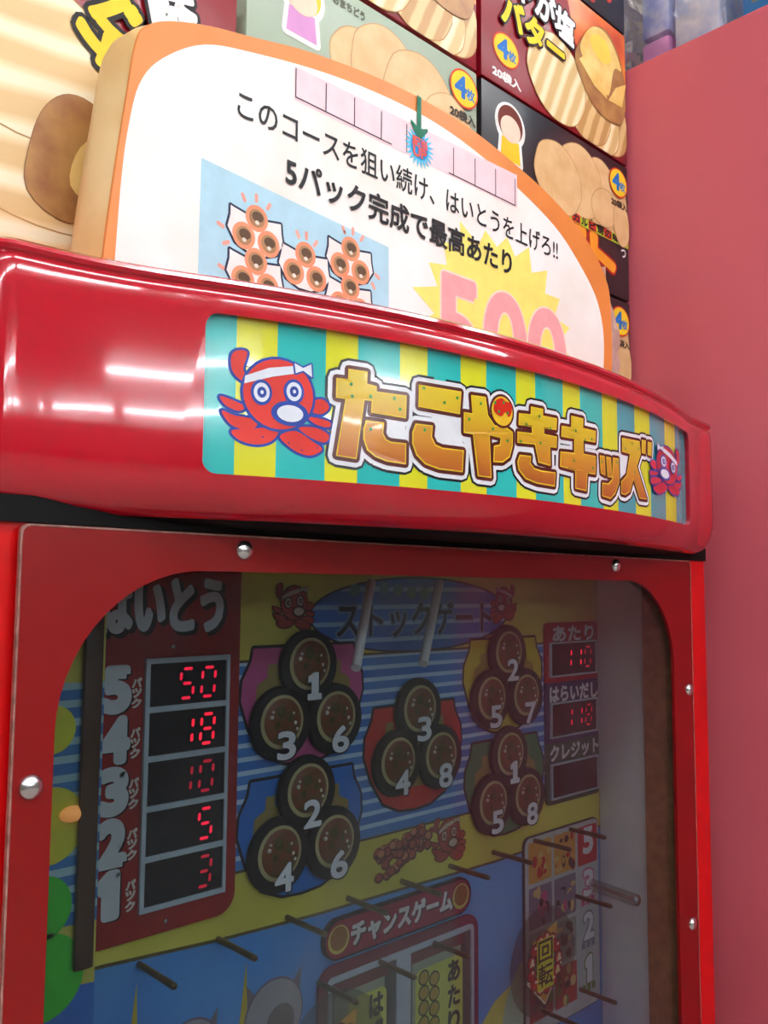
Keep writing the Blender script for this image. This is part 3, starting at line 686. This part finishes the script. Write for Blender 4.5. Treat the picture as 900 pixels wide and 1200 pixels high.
# two white guide rods hanging at the top
M_rod = mat('white_plastic_rod', (226, 230, 230), .35, .4, .03)
for p, q in (((.3466, .3715, .0040), (.3051, .3380, -.0403)), ((.4046, .3715, .0044), (.3551, .3380, -.0408))):
    tube('guide_rod', p, q, .0026, M_rod, G, seg=14, label='white guide rod slanting down from the top')
# left lane cover in front of the payout panel, its rail, and the right lining
lc = box('lane_cover', (.1290, .3440, -.40), (.1712, .3700, .0118), P((196, 190, 84)), G, label='printed cover along the left side')
lm = plane(.3438); a = Art(lm)
a.poly([(.129, -.1315), (.1712, -.1330), (.1712, -.0385), (.129, -.0375)], .0001, stripes('lane_line_print', 2, [(i/13+o, c) for i in range(13) for o, c in ((0, (52, 116, 176)), (.045, (150, 190, 196)))], -.132, -.038))
a.poly([(.129, -.40), (.1712, -.40), (.1712, -.1570), (.129, -.1530)], .0001, P((56, 110, 190)))
for x, z, r, c in ((.1500, -.0560, .0095, (206, 214, 60)), (.1500, -.0930, .0150, (206, 206, 60)), (.1480, -.1240, .0125, (60, 190, 50)), (.1500, -.1500, .0165, (60, 190, 50))): a.poly(circ(x, z, r), .0004, P(c))
a.build('lane_print', lc, 'blue stripes with lime and green dots', origin=(0, 0, 0))
box('lane_rail', (.1612, .3405, -.1500), (.1690, .3432, .0118), mat('brown_smoky_rail', (84, 60, 44), .3, .4, .1), lc, .0008, label='dark brown rail')
bm = bmesh.new(); add_dome(bm, (.1590, .3432, -.0895), .0052, .0030, seg=16); o = finish(bm, 'amber_reflection', emit('amber_reflection_glow', (255, 170, 90), .35), lc, 60, label='small amber glow for a reflection in the pane'); o.scale = (1, 1, .62)  # glowing dome stands in for an orange reflection in the pane
box('side_lining', (.5828, .3340, -.40), (.5884, .3730, .0118), mat('white_lining', (244, 244, 244), .5, .3, .03), G, .0006, label='white inner side wall')
box('side_batten', (.5800, .3092, -.40), (.5884, .3336, .0118), mat('brown_board_edge', (206, 140, 84), .7, .2, .15, 140), G, .0006, label='brown wooden strip behind the acrylic')

# ------------------------------------------------------------------ signboard on top of the game
YS = .340
SB = thing('signboard', (.365, .356, TOPZ), 'white bread-slice-shaped signboard with orange rim standing on the red arcade game', 'sign')
outer = [(.1620, .1274), (.1625, .1415), (.1661, .1769), (.1705, .2131), (.1740, .2385), (.1790, .2480), (.1903, .2555), (.2110, .2630), (.2370, .2692), (.2650, .2760), (.2923, .2805), (.3250, .2843), (.3587, .2858), (.4000, .2842), (.4395, .2778),
         (.4800, .2685), (.5173, .2550), (.5278, .2475), (.5388, .2400), (.5497, .2275), (.5550, .2139), (.5564, .1822), (.5552, .1500), (.5546, .1274)]
inner = [(.1670, .1276), (.1675, .1435), (.1690, .1750), (.1713, .1979), (.1760, .2200), (.1866, .2362), (.2080, .2525), (.2371, .2612), (.2800, .2700), (.3240, .2750), (.3650, .2758), (.4051, .2710), (.4480, .2610), (.4862, .2482), (.5110, .2330), (.5326, .2145),
         (.5420, .1985), (.5455, .1801), (.5443, .1546), (.5440, .1276)]
so = spline(outer, 5, False); si = spline(inner, 5, False)
M_rim = mat('orange_rim_print', (226, 134, 62), .35, .4, .05, 30)
M_crust = mat('crust_side', (244, 212, 156), .45, .4, .08, 24, rgb2=(232, 190, 128), bump=.15)
M_crustd = mat('crust_seam', (150, 94, 44), .5, .3, .15, 40)
bm = bmesh.new(); layers = []
ccx = .365
for y, s, mi in ((.340, 0, 0), (.3408, .0005, 0), (.3425, -.0006, 2), (.3445, .0010, 1), (.350, .0030, 1), (.360, .0042, 1), (.368, .0030, 1), (.372, .0005, 1)):
    ring = []
    for i, (x, z) in enumerate(so):
        p, q = so[max(i-1, 0)], so[min(i+1, len(so)-1)]; d = Vector((q[0]-p[0], q[1]-p[1])).normalized()
        ring.append(bm.verts.new((x-d.y*s, y, z+d.x*s)))
    if layers:
        for i in range(len(ring)-1):
            bm.faces.new((layers[-1][i], layers[-1][i+1], ring[i+1], ring[i])).material_index = mi
    layers.append(ring)
bm.faces.new(layers[0]); bm.faces.new(list(reversed(layers[-1]))).material_index = 1
body = finish(bm, 'board', [M_rim, M_crust, M_crustd], SB, 40, 'thick board with an orange rim and tan crust side')
sm = plane(YS)
M_white = mat('sign_white_print', (250, 248, 244), .4, .35, .015, 16, rgb2=(240, 232, 222))
a = Art(sm); a.poly(si, .0004, M_white)
face = a.build('white_face', body)
for x, z, r in ((.222, .242, .003), (.262, .2135, .0025), (.2385, .1920, .0022)):
    pass
PK = (250, 214, 220)
a = Art(sm); a.poly([(.2609, .2470), (.4443, .2480), (.4443, .2702), (.2609, .2650)], .0007, P(PK, .4))
xs = [.2617+.02004*i for i in range(10)]
for i, x in enumerate(xs):
    if i in (5,): continue
    a.line([(x, .2490), (x, .2640+.0003*i)], .00035, .0010, P(INK))
a.line([(xs[0], .2489), (xs[3]+.008, .2489)], .00035, .0010, P(INK)); a.line([(xs[6]-.004, .2489), (xs[9], .2489)], .00035, .0010, P(INK))
a.build('course_chart', body, 'pink chart divided by black lines')
GREEN = (8, 112, 84)
a = Art(sm); a.poly([(.3500, .2862), (.3535, .2858), (.3535, .2668), (.3590, .2688), (.3590, .2668), (.3517, .2590), (.3448, .2672), (.3448, .2695), (.3500, .2672)], .0018, P(GREEN))
b_ = burst(.3523, .2552, .0080, .0128, 22, 1.0); a.poly(b_, .0012, P((86, 190, 226))); a.poly(circ(.3523, .2552, .0072), .0015, P((30, 130, 196)))
a.text('配当', .3463, .2552, .3583, .2608, .0020, P((222, 84, 70)), .00025); a.text('UP', .3470, .2492, .3576, .2545, .0020, P((222, 84, 70)), .00040)
a.build('payout_arrow', body, 'green arrow pointing at a blue starburst')
a = Art(sm); a.text('このコースを狙い続け、はいとうを上げろ!!', .2270, .2245, .4890, .2392, .0010, P(INK), .00015); a.build('headline', body)
a = Art(sm); a.text('5パック完成で最高あたり', .2565, .2008, .4375, .2165, .0016, P(INK), .0004); a.build('subheading', body)
a = Art(sm); a.clip = (0, .1278, 1, 1); a.poly([(.2075, .1240), (.3290, .1240), (.3282, .1888), (.2078, .1975)], .0007, P((176, 216, 232), .4))
for cx, cz in ((.2392, .1722), (.2694, .1625), (.2998, .1740), (.2392, .1508), (.2998, .1530)):
    bt = [(cx-.0150, cz+.0080), (cx-.0132, cz+.0075), (cx, cz+.0050), (cx+.0145, cz+.0072), (cx+.0150, cz+.0020), (cx+.0162, cz-.0030), (cx+.0120, cz-.0090), (cx+.004, cz-.0122), (cx-.004, cz-.0122), (cx-.0120, cz-.0090), (cx-.0165, cz-.0025), (cx-.0150, cz+.0035)]
    a.fat(bt, .0012, .0010, P((34, 44, 74))); a.poly(bt, .0013, P((250, 240, 236)))
    for dx, dz in ((0, .0058), (-.0073, -.0048), (.0073, -.0050)):
        a.poly(circ(cx+dx, cz+dz, .0066, n=20), .0016, P((236, 148, 110))); a.poly(circ(cx+dx, cz+dz, .0046, n=18), .0019, P((176, 130, 90)))
        a.poly(circ(cx+dx+.0004, cz+dz+.0008, .0034, .0026, 12), .0022, P((92, 66, 44))); a.poly(circ(cx+dx, cz+dz-.0022, .0013, .0011, 8), .0025, P((232, 222, 206)))
for x, z, t in ((.2315, .1862, 2.1), (.2389, .1882, 1.6), (.2462, .1862, 1.0), (.2190, .1690, 2.8), (.2222, .1612, .5), (.2645, .1775, 2.1), (.2700, .1785, 1.6), (.2760, .1760, 1.0), (.2950, .1890, 2.1), (.3015, .1900, 1.6), (.3080, .1880, 1.0), (.3195, .1700, 2.6), (.3165, .1640, 2.2), (.2200, .1490, 2.8)):
    a.line([(x-.0014*math.cos(t), z-.0014*math.sin(t)), (x+.0014*math.cos(t), z+.0014*math.sin(t))], .0010, .0010, P((246, 168, 152)))
a.build('tray_picture', body, 'pale blue panel with trays of takoyaki')
random.seed(3)
a = Art(sm); a.clip = (0, .1278, 1, 1); a.poly(burst(.4280, .1600, .0560, .0690, 21, 1.12, .06), .0007, P((248, 232, 120), .4))
a.text('500', .3690, .1240, .4955, .1858, .0010, P((252, 226, 206)), .0036); a.text('500', .3690, .1240, .4955, .1858, .0014, P((240, 166, 168)), .0022)
a.text('まい', .5005, .1440, .5230, .1575, .0014, P((244, 186, 188)), .0010)
a.build('jackpot_burst', body, 'yellow starburst behind a pink number')
# shiny crumpled wrap on the right side
M_film = mat('crinkled_film', (252, 226, 218), .3, .0, .08, 60, coat=.6, bump=.5)
bm = bmesh.new(); random.seed(9); prev = None
for k in range(15):
    t = k/14; z = .240-.112*t; xr = .5580+.0365*min(1, (t*3)**.7)+random.uniform(-.0010, .0010)
    row = []
    for j in range(6):
        s = j/5
        row.append(bm.verts.new((.5562+(xr-.5562)*s+(random.uniform(-.0012, .0012) if 0 < j < 5 else 0), .3440+.013*s+random.uniform(-.0013, .0013)*(s > 0), z)))
    if prev:
        for j in range(5): bm.faces.new((prev[j], prev[j+1], row[j+1], row[j]))
    prev = row
bmesh.ops.solidify(bm, geom=list(bm.faces), thickness=.0012)
finish(bm, 'crinkled_wrap', M_film, SB, None, 'crumpled pinkish film on the right edge')

# ------------------------------------------------------------------ snack cartons stacked behind the signboard
YF = .390; BW, BH, BD = .1990, .1206, .125
MAROON = (136, 12, 28)
M_mar = mat('carton_maroon', MAROON, .3, .45, .03, 20); M_blk = mat('carton_black', (34, 28, 32), .3, .45, .05, 20); M_grn = mat('carton_sage', (158, 172, 150), .35, .4, .03, 20)
M_chip = wave('ridged_chip_print', (216, 182, 120), (238, 212, 160), 22, .4, 'X', 1.6, (0, -.45, 0), (246, 230, 190))
M_chip2 = wave('ridged_chip_print_shade', (188, 142, 82), (222, 188, 130), 22, .4, 'X', 1.8, (0, -.45, 0))
M_flat = mat('cracker_print', (226, 190, 138), .4, .4, .05, 50, rgb2=(214, 172, 118)); M_flatd = mat('cracker_print_shade', (190, 142, 92), .4, .4, .05, 50)
M_pot = mat('potato_print', (176, 128, 72), .4, .4, .1, 60, rgb2=(150, 96, 56)); M_potf = mat('potato_flesh_print', (240, 208, 130), .4, .4, .05, 50, rgb2=(226, 180, 90))
M_butter = mat('butter_print', (244, 210, 80), .4, .4, .05, 50)
M_glow = mat('carton_glow_print', (236, 130, 40), .3, .45, .1, 16, rgb2=(190, 50, 40))
def badge(a, cu, cv, rx=.0160, ry=.0133, h=.0012):
    a.poly(circ(cu, cv, rx, ry), h, P((214, 60, 34))); a.poly(circ(cu, cv, rx*.91, ry*.90), h+.0003, P((246, 206, 40)))
    a.text('4', cu-rx*.62, cv-ry*.50, cu+rx*.12, cv+ry*.58, h+.0006, P((30, 110, 190)), .0009); a.text('枚', cu+rx*.18, cv-ry*.45, cu+rx*.72, cv+ry*.15, h+.0006, P((50, 120, 190)), .0003)
def carton(m, x0, z0, label, w_=BW, h_=BH, name='snack_carton'):
    t = thing(name, (x0+w_/2, YF+BD/2, z0), label, 'snack box', 'snack cartons stacked on the game and behind the signboard')
    bm = bmesh.new(); add_box(bm, (x0, YF, z0), (x0+w_, YF+BD, z0+h_), 0, .0012, 2); b = finish(bm, 'carton', m, t, 35)
    a = Art(lambda u, v, h: (x0+u, YF-h, z0+v)); a.clip = (.0006, .0006, w_-.0006, h_-.0006)
    return t, b, a
def chips(a, L, h=.0006, main=None, edge=None):
    for k, (u, v, rx, ry, t) in enumerate(L):
        pts = [(u+rx*c0*math.cos(t)-ry*s0*math.sin(t), v+rx*c0*math.sin(t)+ry*s0*math.cos(t)) for c0, s0 in ((math.cos(i*2*PI/32)*(1+.025*math.sin(5*i)), math.sin(i*2*PI/32)) for i in range(32))]
        a.fat(pts, .0008, h+.0004*k, edge); a.poly(pts, h+.0004*k+.0002, main[k % len(main)])
def clip(a, lo, hi):
    for i, (x, y, z) in enumerate(a.v): a.v[i] = (min(max(x, lo[0]), hi[0]), y, min(max(z, lo[1]), hi[1]))
def maroon_art(a):
    g = [(.108, BH-.0008), (.198, BH-.0008), (.198, .050), (.150, .050), (.120, .080)]
    a.poly(g, .0003, M_glow)
    chips(a, [(.176, .028, .024, .026, 0), (.160, .024, .026, .027, .1), (.138, .030, .034, .030, -.2), (.094, .036, .040, .035, -.25)], .0006, [M_chip2, M_chip, M_chip2, M_chip], P((176, 124, 66)))
    a.fat(spline([(.119, .062), (.126, .082), (.142, .100), (.160, .110), (.178, .104), (.192, .085), (.196, .062), (.190, .036), (.168, .030), (.142, .036)], 4), .0004, .0026, P((120, 78, 44)))
    a.poly(spline([(.119, .062), (.126, .082), (.142, .100), (.160, .110), (.178, .104), (.192, .085), (.196, .062), (.190, .036), (.168, .030), (.142, .036)], 4), .0028, M_pot)
    a.poly(spline([(.126, .078), (.140, .100), (.158, .108), (.176, .102), (.190, .084), (.178, .080), (.168, .052), (.150, .060), (.136, .066)], 4), .0031, M_potf)
    a.poly([(.124, .066), (.137, .077), (.158, .068), (.166, .048), (.146, .052)], .0034, M_potf); a.poly([(.168, .048), (.180, .064), (.197, .074), (.190, .050)], .0034, M_potf)
    a.poly(spline([(.140, .090), (.152, .100), (.168, .098), (.172, .084), (.156, .078)], 4), .0037, M_butter)
    a.text('じゃが塩', .014, .0760, .1165, .1010, .0042, P((24, 16, 18)), .0028, -.10); a.text('じゃが塩', .014, .0760, .1165, .1010, .0046, P((244, 242, 240)), .0012, -.10)
    a.text('バター', .0225, .0485, .1010, .0710, .0050, P((24, 16, 18)), .0030, -.06); a.text('バター', .0225, .0485, .1010, .0710, .0054, P((244, 208, 40)), .0014, -.06)
    badge(a, .0283, .0302); a.text('20袋入', .0125, .0055, .0462, .0128, .0006, P((244, 240, 236)), .0005)
    clip2(a)
def clip2(a):
    pass
def stand_in(a, u, v, s, hair, top, h=.0006):
    """plain paper-doll cut-out printed on the carton"""
    f = lambda L: [(u+x*s, v+y*s) for x, y in L]
    bodyp = f([(-.5, -.9), (.5, -.9), (.42, -.2), (-.42, -.2)])
    a.fat(f(circ(0, .25, .62, .58)), .14*s, h, P((240, 240, 236))); a.fat(bodyp, .14*s, h, P((240, 240, 236)))
    a.poly(bodyp, h+.0003, P(top)); a.poly(f(circ(0, .3, .62, .58)), h+.0005, P(hair)); a.poly(f(circ(0, .12, .5, .42)), h+.0008, P((246, 214, 190)))
def black_art(a):
    stand_in(a, .0330, .0900, .0240, (110, 44, 30), (240, 200, 40))
    chips(a, [(.176, .082, .020, .028, 0), (.155, .082, .026, .031, .1), (.125, .084, .032, .030, -.2), (.094, .076, .032, .028, -.3), (.160, .072, .020, .016, .3)], .0006, [M_flat], M_flatd)
    chips(a, [(.186, .066, .012, .020, .1)], .0026, [M_flat], M_flatd)
    badge(a, .1815, .1012, .0145, .0130, .0034); a.text('20袋入', .1700, .0790, .1950, .0850, .0034, P((60, 40, 30)), .0003)
    a.poly([(.002, .0465), (.1975, .0465), (.1975, .0550), (.002, .0550)], .0012, P((176, 194, 40)))
    for k, ch in enumerate('カルビ焼の味'):
        u = .1120+.0118*k
        if k % 2 == 0: a.poly(rrect(u, .0470, u+.0116, .0545), .0015, P((196, 36, 30)))
        a.text(ch, u+.0016, .0478, u+.0100, .0538, .0018, P((40, 30, 24)), .0004)
    for k, ch in enumerate('ポテト'):
        u = .060+.040*k; a.text(ch, u, .0100, u+.034, .0430, .0008, P((176, 30, 30)), .0052); a.text(ch, u, .0100, u+.034, .0430, .0014, P((236, 150, 40)), .0030)
    a.text('つ', .1855, .0370, .1925, .0440, .0018, P((230, 230, 230)), .0003)
def green_art(a):
    stand_in(a, .0390, .0950, .0230, (240, 206, 60), (214, 150, 206))
    chips(a, [(.085, .076, .024, .024, .2), (.108, .082, .030, .030, -.1), (.140, .074, .034, .034, -.35), (.166, .060, .026, .032, -.3)], .0006, [M_flat], M_flatd)
    badge(a, .1835, .1020, .0150, .0140, .0030); a.text('20袋入', .1690, .0780, .1955, .0850, .0030, P((60, 50, 40)), .0004)
    a.text('おまちどう', .0630, .1080, .0890, .1135, .0006, P((96, 100, 84)), .0003)
R0, R1, R2, R3 = .1274, .2497, .3722, .4945
CA, CB, CC = .0620, .2650, .4690
def made(t, b, a, fn):
    fn(a); a.build('print', b)
    return t
mar = made(*carton(M_mar, CC, R2, 'maroon potato snack carton at the wall between two black cartons'), maroon_art)
c = copy_tree(mar); c.location = (CB+BW/2, YF+BD/2, R2); c['label'] = 'maroon carton on top of the pale green carton, mostly above the frame'
blk = made(*carton(M_blk, CC, R1, 'black snack carton with round crackers, directly under the maroon carton at the wall'), black_art)
c = copy_tree(blk); c.location = (CC+BW/2, YF+BD/2, R0); c['label'] = 'lowest black carton by the pink wall, almost hidden by the signboard'
c = copy_tree(blk); c.location = (CC+BW/2, YF+BD/2, R3); c['label'] = 'topmost black carton above the maroon one, only its lower edge in view'
grn = made(*carton(M_grn, CB, R1, 'pale sage green snack carton behind the top edge of the signboard'), green_art)
c = copy_tree(grn); c.location = (CB+BW/2, YF+BD/2, R0); c['label'] = 'pale green carton hidden low behind the signboard, bottom of the middle stack'
def standing_art(a):
    chips(a, [(.030, .012, .060, .018, -.15), (.040, .036, .062, .026, -.2), (.030, .070, .060, .032, -.2), (.022, .118, .066, .040, -.25)], .0006, [M_chip4, M_chip3, M_chip3, M_chip3], P((196, 150, 92)))
    pot = spline([(.030, .052), (.031, .076), (.037, .094), (.048, .104), (.062, .102), (.072, .084), (.070, .056), (.050, .042)], 4)
    a.fat(pot, .0003, .0026, P((130, 90, 54))); a.poly(pot, .0028, M_pot); a.poly(spline([(.050, .060), (.054, .080), (.068, .090), (.078, .070), (.066, .054)], 4), .0031, M_potf)
    for ch, u, v in (('バ', .066, .163), ('タ', .066, .137)):
        a.text(ch, u-.013, v-.013, u+.013, v+.013, .0036, P((24, 16, 18)), .0044, -PI/2+.35); a.text(ch, u-.013, v-.013, u+.013, v+.013, .0040, P((240, 204, 44)), .0020, -PI/2+.35)
    for ch, u, v in (('塩', .101, .170),):
        a.text(ch, u-.013, v-.013, u+.013, v+.013, .0036, P((24, 16, 18)), .0036, -PI/2+.25); a.text(ch, u-.013, v-.013, u+.013, v+.013, .0040, P((244, 242, 240)), .0016, -PI/2+.25)
M_chip3 = wave('long_ridge_chip_print', (222, 186, 128), (240, 214, 164), 14, .4, 'Z', 1.4, (0, .12, 0), (248, 234, 200))
M_chip4 = wave('long_ridge_chip_print_shade', (196, 150, 94), (226, 192, 138), 14, .4, 'Z', 1.4, (0, .12, 0))
t, b, a = carton(M_mar, .1180, .1274, 'maroon snack carton standing on end at far left, big ridged chips and a potato', .1410, .1990)
standing_art(a); a.build('print', b)

# ------------------------------------------------------------------ neighbouring pink partition and the goods on its top
M_pink = mat('pink_partition', (196, 92, 104), .36, .4, .03, 5, rgb2=(188, 84, 96))
tag(box('wall_right', (.6720, .02, FLOOR), (1.25, .80, .4640), M_pink, None, .002), kind='structure')
bg = thing('snack_bag', (.735, .35, .464), 'clear crackling plastic bag with blue and pink contents on top of the pink wall', 'bag')
def bag(lo, hi, m, name, parent, seed, amp, sub=12):
    random.seed(seed); bm = bmesh.new(); add_box(bm, lo, hi)
    bmesh.ops.subdivide_edges(bm, edges=list(bm.edges), cuts=sub, use_grid_fill=True)
    from mathutils import noise
    for v in bm.verts:
        n_ = noise.noise_vector(v.co*38+Vector((seed, 0, 0))) * amp + noise.noise_vector(v.co*110) * amp*.45
        if v.co.z > lo[2]+1e-4: v.co += n_
        v.co.z = max(v.co.z, lo[2])
    return finish(bm, name, m, parent, None)
M_bagc = clear('crinkled_clear_film', (252, 252, 254), .035, .6, .10, (230, 234, 244))
bag((.688, .305, .4645), (.800, .402, .585), M_bagc, 'clear_film', bg, 4, .008, 16)
box('blue_packet', (.700, .318, .4705), (.785, .360, .560), mat('pale_blue_packet', (196, 212, 246), .4, .4, .2, 40, rgb2=(244, 246, 252)), bg, .004)
box('pink_packet', (.700, .364, .4705), (.785, .392, .500), mat('pink_packet', (238, 156, 214), .4, .4, .12, 40), bg, .004)
box('violet_packet', (.700, .364, .503), (.785, .392, .565), mat('violet_blue_packet', (176, 186, 240), .4, .4, .3, 60, rgb2=(232, 234, 248)), bg, .004)
tb = thing('toy_packet', (.75, .27, .464), 'blue and yellow printed packet beside the clear bag, top right corner', 'packet')
pb = box('card', (.700, .225, .4645), (.780, .298, .570), mat('blue_card', (44, 130, 200), .3, .4, .06, 30), tb, .002)
a = Art(lambda u, v, h: (.700-h, u, v)); a.poly([(.226, .4655), (.297, .4655), (.297, .480), (.262, .476), (.240, .486), (.226, .484)], .0006, P((222, 190, 40))); a.poly([(.256, .486), (.290, .490), (.288, .520), (.254, .515)], .0006, P((120, 140, 130)))
a.poly(circ(.237, .498, .009), .0009, P((236, 226, 120))); a.build('print', pb)
